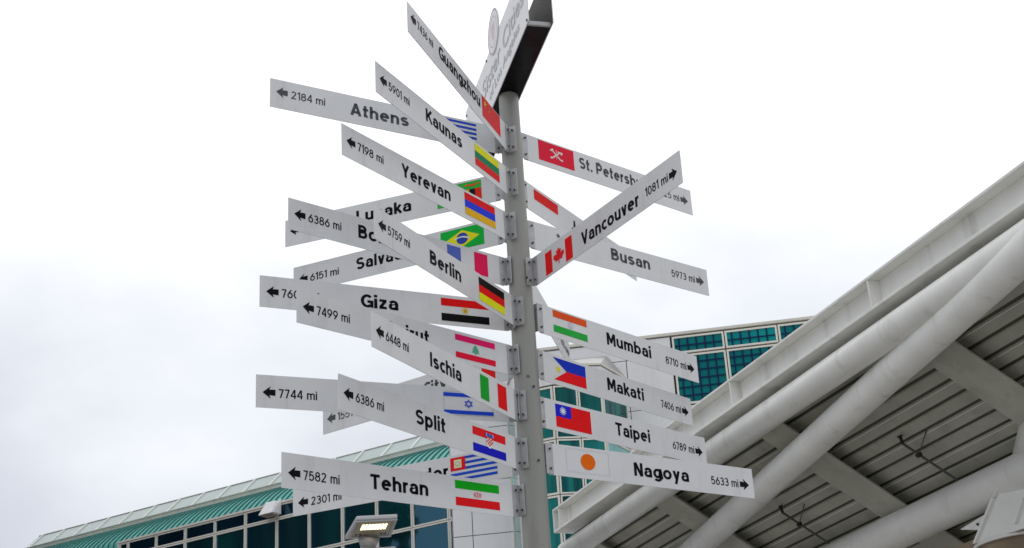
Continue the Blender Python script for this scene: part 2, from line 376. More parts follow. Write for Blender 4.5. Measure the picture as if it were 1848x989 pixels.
F['Bordeaux'] = bars(('4a5ca4', None, 'd8134a'), False)
F['Salvador'] = [(rect(0, 0, 1, 1), '0a9a34'), ([(.10, .5), (.5, .10), (.90, .5), (.5, .90)], 'e8c41a'), (disc(.5, .5, .27), '2c3c90'),
                 ([(.33, .55), (.42, .60), (.5, .61), (.60, .56), (.665, .47), (.66, .42), (.58, .50), (.5, .55), (.42, .545), (.34, .49)], 'c8d0e0')]
F['Giza'] = bars(('e00c10', None, '08090e')) + [([(.46, .40), (.54, .40), (.56, .46), (.575, .62), (.54, .60), (.515, .66), (.485, .66), (.46, .60), (.425, .62), (.44, .46)], 'c8aa5a'), (rect(.48, .44, .52, .58), '9a7a32')]
cedar = [(.40, .36), (.47, .37), (.485, .30), (.515, .30), (.53, .37), (.60, .36), (.56, .45), (.59, .45), (.55, .53), (.575, .54), (.53, .62), (.545, .63), (.5, .71), (.455, .63), (.47, .62), (.425, .54), (.45, .53), (.41, .45), (.44, .45)]
F['Beirut'] = [(rect(0, .74, 1, 1), 'd8145a'), (rect(0, 0, 1, .25), 'd41030'), (cedar, '4a9474')]
F['Ischia'] = [(rect(0, 0, .32, 1), '0e8a22'), (rect(.66, 0, 1, 1), 'cc0c12')]
def hexagram(c, cx=.5, cy=.5, r=.2, w=.032):
    o = []
    for s0 in (90, 270):
        P = [(cx+.50*r*math.cos(R_(s0+120*k)), cy+r*math.sin(R_(s0+120*k))) for k in range(3)]
        Q = [(cx+.50*(r-2*w)*math.cos(R_(s0+120*k)), cy+(r-2*w)*math.sin(R_(s0+120*k))) for k in range(3)]
        for k in range(3): o.append(([P[k], P[(k+1) % 3], Q[(k+1) % 3], Q[k]], c))
    return o
F['Eilat'] = outline('a8a8ac') + [(rect(0, .78, 1, .94), '1c40b4'), (rect(0, .05, 1, .21), '1c40b4')] + hexagram('2446b0')
F['MexicoCity'] = [(rect(0, 0, .33, 1), '0e8a3a'), (rect(.67, 0, 1, 1), 'd01818'), (disc(.5, .5, .16), '8a6a3a')]
sh = [(.40, .72), (.60, .72), (.60, .42), (.56, .34), (.5, .29), (.44, .34), (.40, .42)]
chk = []
for i in range(5):
    for j in range(6):
        x0 = .40+i*.04; y1 = .72-j*.068
        if (i+j) % 2 == 0 and not (j > 3 and i in (0, 4)) and not (j == 5 and i in (1, 3)): chk.append((rect(x0, y1-.068, x0+.04, y1), 'd81a28'))
F['Split'] = bars(('e0141a', None, '1414a4')) + [(sh, 'f0f0f2')] + chk + [(rect(.385+i*.046, .72+(.02 if i in (0, 4) else .035), .385+(i+1)*.046, .86+(.0 if i % 2 else .03)), c) for i, c in enumerate(('6a86c8', '28408c', '4a6ac0', '28408c', '6a86c8'))]
F['SanSalvador'] = [(rect(0, 1-(i+1)/9, 1, 1-i/9), '1c46b0') for i in range(0, 9, 2)] + [(rect(0, 4/9, .32, 1), 'd81a1e'), (rect(.08, .55, .24, .90), 'e4dca8'), (star(.16, .72, .15, 8, .6), 'b0a878'), (star(.16, .72, .08, 8, .6), 'f0f0e8')]
F['Tehran'] = [(rect(0, .67, 1, 1), '0a9416'), (rect(0, 0, 1, .33), 'd81218')] + [([(.5+s*q, .41), (.5+s*(q+.014), .41), (.5+s*(q+.028), .52), (.5+s*(q+.006), .60), (.5+s*(q-.006), .60), (.5+s*(q+.012), .52)], 'c83040') for s in (1, -1) for q in (.028, .06)] + [(rect(.492, .38, .508, .63), 'c83040')]
F['StPetersburg'] = [(rect(0, 0, 1, 1), 'd01a34')] + [([(.36, .30), (.39, .27), (.62, .66), (.59, .69)], 'e6c8c4'), ([(.64, .30), (.61, .27), (.38, .66), (.41, .69)], 'e6c8c4'),
                     (rect(.54, .66, .68, .71), 'e6c8c4'), (rect(.62, .58, .67, .69), 'e6c8c4'), ([(.31, .66), (.40, .78), (.43, .72), (.36, .62)], 'e6c8c4'), (rect(.49, .30, .51, .76), 'e0a0a0'), (disc(.35, .29, .05), 'e6c8c4'), (disc(.65, .29, .05), 'e6c8c4')]
F['Jakarta'] = [(rect(0, .5, 1, 1), 'd20c10')]
def tri(cx, cy, ang):
    o = []
    for k in (-1, 0, 1):
        c, s_ = math.cos(R_(ang)), math.sin(R_(ang)); dx, dy = k*.055*-s_, k*.055*c
        px, py = c*.085, s_*.085; wx, wy = -s_*.014, c*.014
        o.append(([(cx+.50*(dx+a*px+b*wx), cy+dy+a*py+b*wy) for a, b in ((-1, -1), (1, -1), (1, 1), (-1, 1))], '202026'))
    return o
F['Busan'] = [(rect(0, 0, .012, 1), 'c8c8cc'), (disc(.5, .5, .25), 'c82838'), ([(.5+.50*.25*math.cos(R_(a)), .5+.25*math.sin(R_(a))) for a in range(150, 335, 8)], '1c3c8c')] + tri(.33, .74, 33+90) + tri(.8, .22, 33+90) + tri(.2, .22, 57) + tri(.8, .78, 57)
leaf = [(.5, .88), (.545, .76), (.60, .79), (.575, .58), (.64, .66), (.655, .61), (.72, .625), (.70, .53), (.735, .505), (.63, .36), (.64, .30), (.515, .325), (.515, .16), (.485, .16), (.485, .325), (.36, .30), (.37, .36), (.265, .505), (.30, .53), (.28, .625), (.345, .61), (.36, .66), (.425, .58), (.40, .79), (.455, .76)]
F['Vancouver'] = [(rect(0, 0, .25, 1), 'd00a0e'), (rect(.75, 0, 1, 1), 'd00a0e'), ([(.5+(x-.5)*.92, y) for x, y in leaf], 'd4161a')]
F['Mumbai'] = [(rect(0, .68, 1, 1), 'e2481a'), (rect(0, 0, 1, .32), '1f9436')] + ring(.5, .5, .14, .02, '8a92bc') + [(star(.5, .5, .12, 12, .25), 'b4b8d0')]
F['Makati'] = [([(0, 1), (1, 1), (1, .5), (.40, .5)], '0a2aa0'), ([(0, 0), (.40, .5), (1, .5), (1, 0)], 'c80c14'), (star(.15, .5, .17, 8, .5), 'e2bc20')] + [(star(x, y, .05), 'e2c860') for x, y in ((.05, .86), (.05, .14), (.335, .5))]
F['Taipei'] = [(rect(0, 0, 1, 1), 'd00a10'), (rect(0, .46, .44, 1), '141cae'), (star(.21, .74, .2, 12, .55), 'e8e8ee'), (disc(.21, .74, .115), '141cae'), (disc(.21, .74, .1), 'e8e8ee')]
F['Nagoya'] = outline('b6b6ba') + [(disc(.5, .5, .34), 'e05a08')]

# ------------------------------------------------------------------ one finger sign
HS = .225
GROUP = 'city finger signs bolted to the grey pole'
def city_sign(key, label, name, miles, side, az, z, off, tilt, xn0, xn1, namez, flagz, mi, r1=1.902, ink=None, wsc=.92, backflag=True):
    az = R_(az); left = side == 'L'
    th = az + (math.pi/2 if left else -math.pi/2)
    root = empty('city_sign', (0, 0, z), (0, tilt if left else -tilt, th), label, 'sign', GROUP)
    sgn = -1 if left else 1
    yo = off*(-1 if left else 1)
    r0 = .118
    def X(r): return sgn*r
    p = MB(); a, b = sorted((X(r0), X(r1))); p.box(a, b, yo, yo+.005, -HS/2, HS/2, SIGN); p.build('panel', root)
    ink = ink or INK
    # flag decal
    if key in F:
        fs = .04 if key == 'Athens' else 0; fa, fb = .263+fs, .620+fs; fx0 = X(fb) if left else X(fa); w = fb-fa; h = .170; z0 = flagz-h/2
        fm = MB()
        for i, (pts, c) in enumerate(F[key]):
            y = yo-.0012-.00025*i
            fm.face([(fx0+w*px, y, z0+h*py) for px, py in pts], flat(c))
        fm.build('flag', root)
    yt = yo-.0015
    # name
    if xn0 is not None or xn1 is not None: sign_text('city_name', root, name, None if xn0 is None else X(xn0), None if xn1 is None else X(xn1), namez, .097, yt, ink, .096, wsc)
    # distance and arrow
    at = r1-.043
    am = MB(); k = 1 if left else -1
    tipx = X(at)
    shp = [(0, 0), (.054, .043), (.045, .019), (.085, .021), (.085, -.021), (.045, -.019), (.054, -.043)]
    zz = mi
    am.face([(tipx+k*dx, yt, zz+dz) for dx, dz in shp[:3]] , ink)
    am.v = []; am.f = []; am.mi = []; am.sm = []
    am.face([(tipx+k*dx, yt, zz+dz) for dx, dz in (shp[0], shp[1], shp[2], shp[5], shp[6])], ink)
    am.face([(tipx+k*dx, yt, zz+dz) for dx, dz in (shp[2], shp[3], shp[4], shp[5])], ink)
    am.build('arrow', root)
    if left: sign_text('distance', root, miles, X(r1-.150), X(r1-.405), mi-.003, .061, yt, ink, .068)
    else: sign_text('distance', root, miles, X(r1-.392), X(r1-.143), mi+.004, .061, yt, ink, .068)
    # angle bracket: one leg on the sign, one against the pole
    br = MB(); a, b = sorted((X(.094), X(.152)))
    br.box(a, b, yo-.0065, yo-.0005, -HS/2+.004, HS/2-.004, ALU)
    a, b = sorted((X(.094), X(.100)))
    back = abs(az) > R_(95)
    if back: br.box(a, b, yo-.0004, yo+.055, -HS/2+.006, HS/2-.006, ALU)
    else: br.box(a, b, yo-.062, yo-.0066, -HS/2+.006, HS/2-.006, ALU)
    bo = br.build('bracket', root, bevel=.0015)
    for zz in (-.07, .07):
        for leg in (0, 1):
            bb = MB()
            if leg == 0:
                c = Vector((X(.128), yo-.0065, zz)); d = Vector((0, -1, 0))
            else:
                c = Vector((X(.100), yo+(.033 if back else -.036), zz)); d = Vector((sgn, 0, 0))
            bb.tube(c, c+d*.0022, .0125, .0125, ALU, 12); bb.tube(c+d*.002, c+d*.011, .0078, .0070, BOLT, 6)
            bb.build('bolt', bo)
    return root

S = [
 # key, label, name, miles, side, az, z, off, tilt, name r0, r1, name z, flag z, arrow z
 ('Guangzhou', 'topmost white finger sign on the left reading Guangzhou with a red flag of gold stars', 'Guangzhou', '7436 mi', 'L', -19.0, 7.012, .011, .0068, 1.401, .658, .030, .022, .026),
 ('Athens', 'white finger sign with grey lettering Athens and 2184 mi, blue striped flag half covered', 'Athens', '2184 mi', 'L', -60.0, 7.024, .019, .0036, 1.307, .853, .004, .010, .016),
 ('Kaunas', 'white finger sign reading Kaunas with a yellow, green and red striped flag', 'Kaunas', '5901 mi', 'L', -26.4, 6.657, .016, -.0020, 1.288, .804, .015, .013, .008),
 ('Yerevan', 'white finger sign reading Yerevan with a red, blue and orange striped flag', 'Yerevan', '7198 mi', 'L', -34.1, 6.309, -.004, -.0074, 1.310, .784, .007, .010, .006),
 ('Lusaka', 'white finger sign reading Lusaka with a green flag, crossing behind the Yerevan sign', 'Lusaka', '9987 mi', 'L', -108.7, 6.703, -.013, -.0004, 1.292, .834, .012, .012, .012),
 ('Bordeaux', 'white finger sign with 6386 mi and a faded blue, white and red upright striped flag', 'Bordeaux', '6386 mi', 'L', -49.4, 5.974, -.038, .0006, 1.362, None, .008, .007, .008),
 ('Salvador', 'white finger sign with 6151 mi and a green flag with a yellow diamond', 'Salvador', '6151 mi', 'L', -113.0, 6.347, .003, .0013, 1.342, None, .012, .009, -.002),
 ('Berlin', 'white finger sign reading Berlin with a black, red and gold striped flag', 'Berlin', '5759 mi', 'L', -27.0, 5.640, .0, .0, 1.256, .862, .006, .004, .004),
 ('Giza', 'white finger sign reading Giza with a red, white and black flag bearing a gold eagle', 'Giza', '7606 mi', 'L', -65.6, 5.622, .013, -.0014, 1.203, .935, .006, .003, .001),
 ('Beirut', 'white finger sign with 7499 mi and a green tree between two crimson bands', 'Beirut', '7499 mi', 'L', -46.9, 5.289, -.019, .0009, None, .849, .010, .006, .004),
 ('Ischia', 'white finger sign reading Ischia with a green, white and red upright striped flag', 'Ischia', '6448 mi', 'L', -27.3, 4.946, -.025, .0007, 1.248, .867, .004, .002, .004),
 ('Eilat', 'white finger sign with 7744 mi and a white flag with a blue six-pointed star', 'Eilat', '7744 mi', 'L', -67.8, 4.952, .010, -.0036, 1.211, .927, -.010, -.001, -.007),
 ('MexicoCity', 'mostly hidden white finger sign showing the letters City between the Ischia and Split signs', 'Mexico City', '1551 mi', 'L', -124.0, 5.310, .0, .0, None, .700, .008, .006, .0),
 ('Split', 'white finger sign reading Split, its red, white and blue flag bearing a checkered shield', 'Split', '6386 mi', 'L', -35.2, 4.604, -.021, .0068, 1.196, .904, .014, .000, .003),
 ('SanSalvador', 'white finger sign behind Tehran with 2301 mi and blue striped flag with red corner', 'San Salvador', '2301 mi', 'L', -112.4, 4.606, -.013, -.0037, None, .640, .010, .010, -.020),
 ('Tehran', 'white finger sign reading Tehran with a green, white and red banded flag', 'Tehran', '7582 mi', 'L', -51.6, 4.290, -.040, -.0071, 1.272, .835, .002, .003, -.013),
 ('StPetersburg', 'white finger sign with grey lettering St. Petersburg and a red flag with crossed anchors', 'St. Petersburg', '5725 mi', 'R', 130.6, 7.045, -.002, -.0013, .676, 1.46, .022, .016, .0),
 ('Jakarta', 'white finger sign with a red over white flag, its lettering hidden behind the Vancouver sign', 'Jakarta', '8966 mi', 'R', 149.7, 6.662, -.013, -.0005, .821, None, .006, .006, .0),
 ('Busan', 'white finger sign with grey lettering Busan and 5973 mi behind the Vancouver sign', 'Busan', '5973 mi', 'R', 128.4, 6.308, -.006, -.0054, .893, 1.287, .024, .010, -.004),
 ('Vancouver', 'white finger sign reading Vancouver, tilted up to the right, with a red maple leaf flag', 'Vancouver', '1081 mi', 'R', 31.5, 5.951, .058, -.0076, .740, 1.433, -.012, -.010, -.014),
 ('Mumbai', 'white finger sign reading Mumbai with an orange, white and green flag', 'Mumbai', '8710 mi', 'R', 136.1, 5.639, -.051, -.0056, .835, 1.339, .014, .016, -.008),
 ('Makati', 'white finger sign reading Makati with a blue and red flag with a white sun triangle', 'Makati', '7406 mi', 'R', 138.6, 5.292, -.030, .0049, .866, 1.298, .018, .007, -.010),
 ('Taipei', 'white finger sign reading Taipei, its red flag with a white sun on blue', 'Taipei', '6789 mi', 'R', 135.0, 4.945, -.006, .0049, .881, 1.255, .012, .004, -.012),
 ('Nagoya', 'lowest white finger sign on the right reading Nagoya with an orange disc on white', 'Nagoya', '5633 mi', 'R', 122.0, 4.593, -.031, -.0058, .829, 1.308, .001, .010, -.016),
 ('Auckland', 'thin white finger sign seen almost edge on, pointing away behind the Mumbai sign', 'Auckland', '6510 mi', 'R', 168.6, 6.005, .0, .0, None, None, .0, .0, .0),
]
F['Berlin'] = bars(('08090c', 'd40c0a', 'e6cc10'))

# ------------------------------------------------------------------ ground
g = MB(); g.face([(-600, -600, 0), (600, -600, 0), (600, 900, 0), (-600, 900, 0)], CONC)
tag(g.build('ground'), kind='structure')

# ------------------------------------------------------------------ left glass building
AZL = R_(-31.7)
gb = empty('glass_building', (-2.908, 41.870, 0), (0, 0, AZL), 'long glass fronted building with a curved teal metal eave and pale glass roof edge', 'building')
PW_ = 1.583; UL = -16.40; UR = 1.9
us = [UL] + [-.08-PW_*k for k in range(10, -1, -1)] + [UR]
ZR = [17.12, 16.56, 15.04, 13.51, 11.98]
def window(parent, u0, u1, z0, z1, gm, fw=.055, gap=.022, v=0.0, name='window'):
    u0 += gap/2; u1 -= gap/2; z0 += gap/2; z1 -= gap/2
    m = MB()
    for a, b, c, d in ((u0, u1, z1-fw, z1), (u0, u1, z0, z0+fw), (u0, u0+fw, z0+fw, z1-fw), (u1-fw, u1, z0+fw, z1-fw)):
        m.box(a, b, v-.05, v+.05, c, d, FRAME)
    w = m.build(name, parent)
    pm = MB(); d = [v-.004+random.uniform(-.009, .009) for _ in range(3)]; d.append(d[0]+d[2]-d[1])
    a, b, c, e_ = u0+fw, u1-fw, z0+fw, z1-fw
    pm.hexa([(a, d[0], c), (b, d[1], c), (b, v+.03, c), (a, v+.03, c), (a, d[3], e_), (b, d[2], e_), (b, v+.03, e_), (a, v+.03, e_)], gm); pm.build('pane', w)
    return w
for j in range(4):
    for i in range(len(us)-1):
        window(gb, us[i], us[i+1], ZR[j+1], ZR[j], G_TOP if j == 0 else G_DARK)
m = MB(); m.box(UL, UR, .06, .3, 0, 17.12, GAP); m.build('backing_wall', gb)
m = MB()
for j in range(7):
    for i in range(len(us)-1):
        z1 = 11.98-j*1.53; z0 = z1-1.51; m.box(us[i]+.02, us[i+1]-.02, -.004, .05, z0, z1, G_DARK)
m.build('lower_glazing', gb)
# sill under the teal roof
m = MB(); m.box(UL-.06, UR, -.09, .06, 17.125, 17.20, FRAME); m.box(UL-.09, UL-.004, -.07, .06, 0, 17.124, FRAME); m.build('window_head', gb)
# curved teal roof
RHO, A0, A1 = 4.49, R_(48), R_(17)
prof = [(RHO*(math.sin(A0)-math.sin(A0+(A1-A0)*k/14)), 17.19+RHO*(math.cos(A0+(A1-A0)*k/14)-math.cos(A0))) for k in range(15)]
m = MB(); m.strip(prof, UL-.0, .12, TEALM); m.strip([(-.0, 5.0)] + prof, -24.8, UL-.095, TEALM)
m.face([(.12, y, z) for y, z in prof] + [(.12, prof[-1][0], 17.19)], PANELW)
ro = m.build('teal_roof', gb)
u = .02
while u > -24.7:
    u -= .3166
    s_ = MB()
    pr = prof if u > UL-.06 else [(0, 12.0)] + prof
    outer = []
    for k, (y, z) in enumerate(pr):
        t = R_(90) if (len(pr) > 15 and k == 0) else A0+(A1-A0)*(k-(len(pr)-15))/14
        outer.append((y-.06*math.sin(t), z+.06*math.cos(t)))
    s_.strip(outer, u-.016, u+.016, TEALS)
    for sx in (-.016, .016):
        for k in range(len(pr)-1):
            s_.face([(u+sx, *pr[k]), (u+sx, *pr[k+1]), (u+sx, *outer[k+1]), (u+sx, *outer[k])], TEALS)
    s_.build('roof_seam', ro)
# gutter fascia and sloping glass
UE = -24.8; GV = prof[-1][0]
m = MB(); m.box(UE, UR, GV-.02, GV+.15, 18.36, 18.70, CREAM); m.box(UE-.02, UR, GV-.05, GV+.17, 18.70, 18.735, CREAM); m.build('gutter', gb)
sk = MB(); g0, g1 = GV+.08, GV+.86; h0, h1 = 18.735, 19.46
sk.hexa([(UE, g0, h0), (UR, g0, h0), (UR, g0+.06, h0), (UE, g0+.06, h0), (UE, g1, h1), (UR, g1, h1), (UR, g1+.06, h1), (UE, g1+.06, h1)], PALEG)
sk.box(UE, UR, g1-.02, g1+.1, h1, h1+.03, CREAM)
sk.face([(UE, g0, h0), (UE, g1, h1), (UE, g1, h0)], PALEG)
so = sk.build('glass_roof_edge', gb)
u = -4.64+1.419*5
while u > UE+1.5:
    u -= 1.419
    if u > UR-.1: continue
    b = MB(); b.hexa([(u-.028, g0-.06, h0+.01), (u+.028, g0-.06, h0+.01), (u+.028, g0+.02, h0+.01), (u-.028, g0+.02, h0+.01), (u-.028, g1-.06, h1+.015), (u+.028, g1-.06, h1+.015), (u+.028, g1+.02, h1+.015), (u-.028, g1+.02, h1+.015)], STEEL_W)
    b.build('glazing_bar', so)
m = MB(); m.box(UE, UR, g1+.1, 14, 17.0, 19.2, CREAM); m.box(UE, UR, .32, 14, 0, 16.98, GAP); m.build('main_body', gb)

# white floodlight box on the glass facade
fl = empty('wall_floodlight', gb.location, (0, 0, AZL), 'white wedge shaped light box fixed on the glass facade under the teal eave', 'wall light')
m = MB()
m.hexa([(-8.42, -.62, 16.66), (-7.78, -.62, 16.66), (-7.78, -.10, 16.66), (-8.42, -.10, 16.66), (-8.30, -.30, 17.20), (-7.86, -.30, 17.20), (-7.86, -.10, 17.20), (-8.30, -.10, 17.20)], PANELW)
m.build('housing', fl, bevel=.02)
m = MB(); m.hexa([(-7.76, -.60, 16.68), (-7.72, -.60, 16.68), (-7.72, -.10, 16.68), (-7.76, -.10, 16.68), (-7.76, -.14, 17.28), (-7.72, -.14, 17.28), (-7.72, -.10, 17.28), (-7.76, -.10, 17.28)], PANELW)
m.build('side_plate', fl)
m = MB(); m.box(-8.36, -7.84, -.56, -.14, 16.635, 16.655, LENS); m.build('lens', fl)

# ------------------------------------------------------------------ white building with bay window
AZW = R_(-8.8)
wb = empty('white_building', (-1.540, 34.925, 0), (0, 0, AZW), 'white panelled building with teal gridded windows and a rounded bay behind the signs', 'building')
UB = 24.0
m = MB(); m.box(-.97, UB, .045, 9.0, 0, 18.30, GAP); m.build('main_body', wb)
m = MB()
uj = [-.97, -.365, 4.70]; zj = [0, 2.79, 4.445, 6.1, 7.755, 9.41, 11.065, 12.72, 14.385, 16.05, 17.69, 18.31]
for i in range(2):
    for j in range(len(zj)-1):
        m.box(uj[i]+.012, uj[i+1]-.012, 0, .04, zj[j]+.012, zj[j+1]-.012, PANELW)
# panels right of the joint up to the gridded windows, and below them
for j in range(len(zj)-1):
    m.box(4.712, 6.10, 0, .04, zj[j]+.012, zj[j+1]-.012, PANELW)
for i in range(11):
    a = 6.12+i*1.62
    for j in range(8): m.box(a+.012, a+1.608, 0, .04, zj[j]+.012, zj[j+1]-.012, PANELW)
    m.box(a+.012, a+1.608, 0, .04, 14.397, 16.04, PANELW)
m.box(-.98, -.972, .0, 9.0, 0, 18.30, PANELW)
m.build('wall_panels', wb)
m = MB(); m.box(-1.0, UB, -.05, 9.05, 18.335, 18.43, CREAM); m.build('cornice', wb, bevel=.01)
for i in range(5):
    a = 6.15+i*1.62
    for z0, z1, nr in ((17.70, 18.29, 2), (16.06, 17.68, 6)):
        w = window(wb, a, a+1.62, z0, z1, G_GRID, fw=.06, gap=.03, v=0)
        bm_ = MB()
        for k in range(1, 6):
            x = a+.08+k*(1.46/5.5)-.12; bm_.box(x-.023, x+.023, -.047, -.040, z0+.08, z1-.08, BLUEBAR)
        for k in range(1, nr):
            zz = z0+.08+(z1-z0-.16)*(k-.25)/(nr-.5) if nr > 2 else z0+.26
            bm_.box(a+.08, a+1.54, -.0485, -.0415, zz-.021, zz+.021, BLUEBAR)
        bm_.build('window_bars', w)
# bay
BP = [(.90, 0.0), (1.40, -1.59), (2.62, -1.90), (4.03, -1.52), (4.60, 0.0)]
BZ = [16.49, 14.84, 13.18, 11.53, 9.88]
bay = MB()
def prism(mb, pts, z0, z1, material, grow=0):
    n = len(pts)
    for i in range(n-1):
        mb.face([(*pts[i], z0), (*pts[i+1], z0), (*pts[i+1], z1), (*pts[i], z1)], material)
    mb.face([(*p, z1) for p in pts], material); mb.face([(*p, z0) for p in reversed(pts)], material)
def growp(pts, g_):
    cx = 2.7
    return [(cx+(x-cx)*(1+g_/1.8), y*(1+g_/1.9)) for x, y in pts]
prism(bay, growp(BP, -.08), 0, 16.9, GAP)
prism(bay, growp(BP, .03), 16.53, 17.06, PANELW)
prism(bay, growp(BP, .07), 17.09, 17.15, CREAM)
prism(bay, growp(BP, .03), 0, 9.80, PANELW)
tp = growp(BP, .05)
rid = [(1.7, -.01, 17.92), (4.10, -.01, 17.92)]
bay.face([(*tp[1], 17.15), (*tp[2], 17.15), (2.7, -.02, 17.92), (1.7, -.02, 17.92)], ROOFG)
bay.face([(*tp[0], 17.15), (*tp[1], 17.15), (1.7, -.02, 17.92)], ROOFG)
bay.face([(*tp[2], 17.15), (*tp[3], 17.15), (4.10, -.02, 17.92), (2.7, -.02, 17.92)], ROOFG)
bay.face([(*tp[3], 17.15), (*tp[4], 17.15), (4.10, -.02, 17.92)], ROOFG)
bo = bay.build('bay_window', wb)
def bay_pane(i, z0, z1, t0, t1, gm, fw):
    a = Vector((*BP[i], 0)); b = Vector((*BP[i+1], 0)); d = (b-a); L = d.length; d.normalize(); n = Vector((d.y, -d.x, 0))
    if n.y > 0: n = -n
    x0, x1 = t0*L+.012, t1*L-.012
    m = MB()
    def bx(c0, c1, h0, h1, o0, o1, mt):
        P = lambda c, o, z: tuple(a+d*c+n*o+Vector((0, 0, z)))
        m.hexa([P(c0, o1, h0), P(c1, o1, h0), P(c1, o0, h0), P(c0, o0, h0), P(c0, o1, h1), P(c1, o1, h1), P(c1, o0, h1), P(c0, o0, h1)], mt)
    z0 += .014; z1 -= .014
    bx(x0, x1, z1-fw, z1, -.03, .03, FRAME); bx(x0, x1, z0, z0+fw, -.03, .03, FRAME)
    bx(x0, x0+fw, z0+fw, z1-fw, -.03, .03, FRAME); bx(x1-fw, x1, z0+fw, z1-fw, -.03, .03, FRAME)
    bx(x0+fw, x1-fw, z0+fw, z1-fw, -.02, .0, gm)
    m.build('bay_pane', bo)
for j in range(4):
    bay_pane(0, BZ[j+1], BZ[j], 0, 1, G_PALE, .04)
    bay_pane(1, BZ[j+1], BZ[j], 0, 1, G_BAY, .06)
    bay_pane(2, BZ[j+1], BZ[j], 0, .5, G_BAY, .045); bay_pane(2, BZ[j+1], BZ[j], .5, 1, G_BAY, .045)
    bay_pane(3, BZ[j+1], BZ[j], 0, 1, G_BAY if j != 1 else G_PALE, .05)

# ------------------------------------------------------------------ office tower and tree out to the left (mirrored in the glass facade)
tw = empty('office_tower', (-40.2, 29.6, 0), (0, 0, R_(139)), 'dark office tower mirrored in the windows of the glass building', 'building')
DT = mat('dark_tower_glass', (.008, .014, .016), .3, spec=.2)
m = MB(); m.box(0, 46, -14, 0, 0, 55, DT); m.build('wall', tw)
for k in range(18):
    m = MB(); m.box(-.05, 46.05, .0, .08, 3*k+2.0, 3*k+2.35, GAP); m.build('floor_band', tw)
tr = empty('tall_tree', (-38.6, 29.6, 0), (0, 0, 0), 'tall narrow evergreen tree mirrored in the glass building windows behind the lamp', 'tree')
m = MB(); m.tube((0, 0, 0), (.2, .1, 30), .45, .08, mat('bark', (.06, .045, .03), .9), 12); m.build('trunk', tr)
LEAF = mat('dark_evergreen_leaf', (.018, .035, .02), .7, noise=.4, nscale=1)
m = MB()
for k in range(2600):
    z = random.uniform(9, 32); rad = 1.5*(1-.5*(z-9)/24)*(0.65+.35*math.sin(z*2.1)+.25*math.sin(z*4.7+1)); a = random.uniform(0, 6.283); q = rad*math.sqrt(random.random())
    c = Vector((q*math.cos(a), q*math.sin(a), z)); d1 = Vector((random.uniform(-1, 1), random.uniform(-1, 1), random.uniform(-1, .3))).normalized()*random.uniform(.15, .38); d2 = d1.orthogonal().normalized()*random.uniform(.08, .2)
    m.face([c-d1, c+d2, c+d1, c-d2], LEAF)
m.build('crown', tr)

# ------------------------------------------------------------------ canopy (local x along its edge towards the viewer, y across to the right)
cn = empty('entrance_canopy', (.465, 26.492, 0), (0, 0, R_(-69.0)), 'white steel entrance canopy of round pipes and edge beam under a grooved metal deck', 'canopy')
SL = .617; XE = 26.0
def sbox(mb, x0, x1, y0, y1, o0, o1, material):
    f_ = lambda y, o: 11+o-SL*y
    mb.hexa([(x0, y0, f_(y0, o0)), (x1, y0, f_(y0, o0)), (x1, y1, f_(y1, o0)), (x0, y1, f_(y1, o0)), (x0, y0, f_(y0, o1)), (x1, y0, f_(y0, o1)), (x1, y1, f_(y1, o1)), (x0, y1, f_(y1, o1))], material)
m = MB()
YB = -.225
m.box(.5, XE, YB, YB+.50, 10.955, 11.0, STEEL_W); m.box(.5, XE, YB+.225, YB+.265, 10.485, 10.955, STEEL_W); m.box(.5, XE, YB, YB+.50, 10.43, 10.485, STEEL_W)
eb = m.build('edge_beam', cn, bevel=.006)
CX = [.82, 4.98, 9.88, 14.78, 19.68, 24.5]
for x in CX:
    m = MB(); m.box(x-.02, x+.02, YB+.012, YB+.224, 10.487, 10.953, STEEL_W); m.build('stiffener', eb)
m = MB(); m.box(.47, .498, YB, YB+.5, 10.43, 11.0, STEEL_W); m.build('end_plate', eb)
# corrugated deck
m = MB(); y = .40; pitch = .262; gw = .078
off0 = 1.43-.018
y = off0-4*pitch
m2 = MB()
while y < 11.5:
    g0, g1 = y-gw/2, y+gw/2
    z_ = lambda yy, o: 11+o-SL*yy
    yn = y+pitch-gw/2
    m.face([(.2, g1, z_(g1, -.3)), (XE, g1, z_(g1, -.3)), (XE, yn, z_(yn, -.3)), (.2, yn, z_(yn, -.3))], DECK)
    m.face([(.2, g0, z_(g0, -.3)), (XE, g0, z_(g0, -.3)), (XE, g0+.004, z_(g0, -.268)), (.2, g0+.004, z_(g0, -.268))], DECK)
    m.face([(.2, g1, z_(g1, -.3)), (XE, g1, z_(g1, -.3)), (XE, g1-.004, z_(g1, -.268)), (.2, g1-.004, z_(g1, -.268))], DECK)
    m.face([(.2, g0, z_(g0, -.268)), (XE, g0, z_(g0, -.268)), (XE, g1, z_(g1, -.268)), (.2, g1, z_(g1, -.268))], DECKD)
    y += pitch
sbox(m, .2, XE, .28, 11.6, -.20, -.10, DECK)
m.build('roof_deck', cn)
k = 0; y = off0-4*pitch
while y < 6:
    if k % 2 == 1:
        b = MB(); sbox(b, .2, XE, y+.048, y+.058, -.306, -.301, STEEL_W); b.build('deck_lap', cn)
    y += pitch; k += 1
for x in CX[:-1]:
    m = MB(); sbox(m, x-.43, x+.43, .52, 11.0, -.62, -.585, DECK); sbox(m, x-.04, x+.04, .52, 11.0, -.585, -.31, DECK)
    m.build('cross_beam', cn)
def rings(mb, p, q, r):
    L = (Vector(q)-Vector(p)).length; x = 2.4
    while x < L-1:
        a = Vector(p)+(Vector(q)-Vector(p))*(x/L); d = (Vector(q)-Vector(p)).normalized()
        mb.tube(a, a+d*.022, r+.0035, r+.0035, STEEL_W, 36, caps=False); x += 6.1
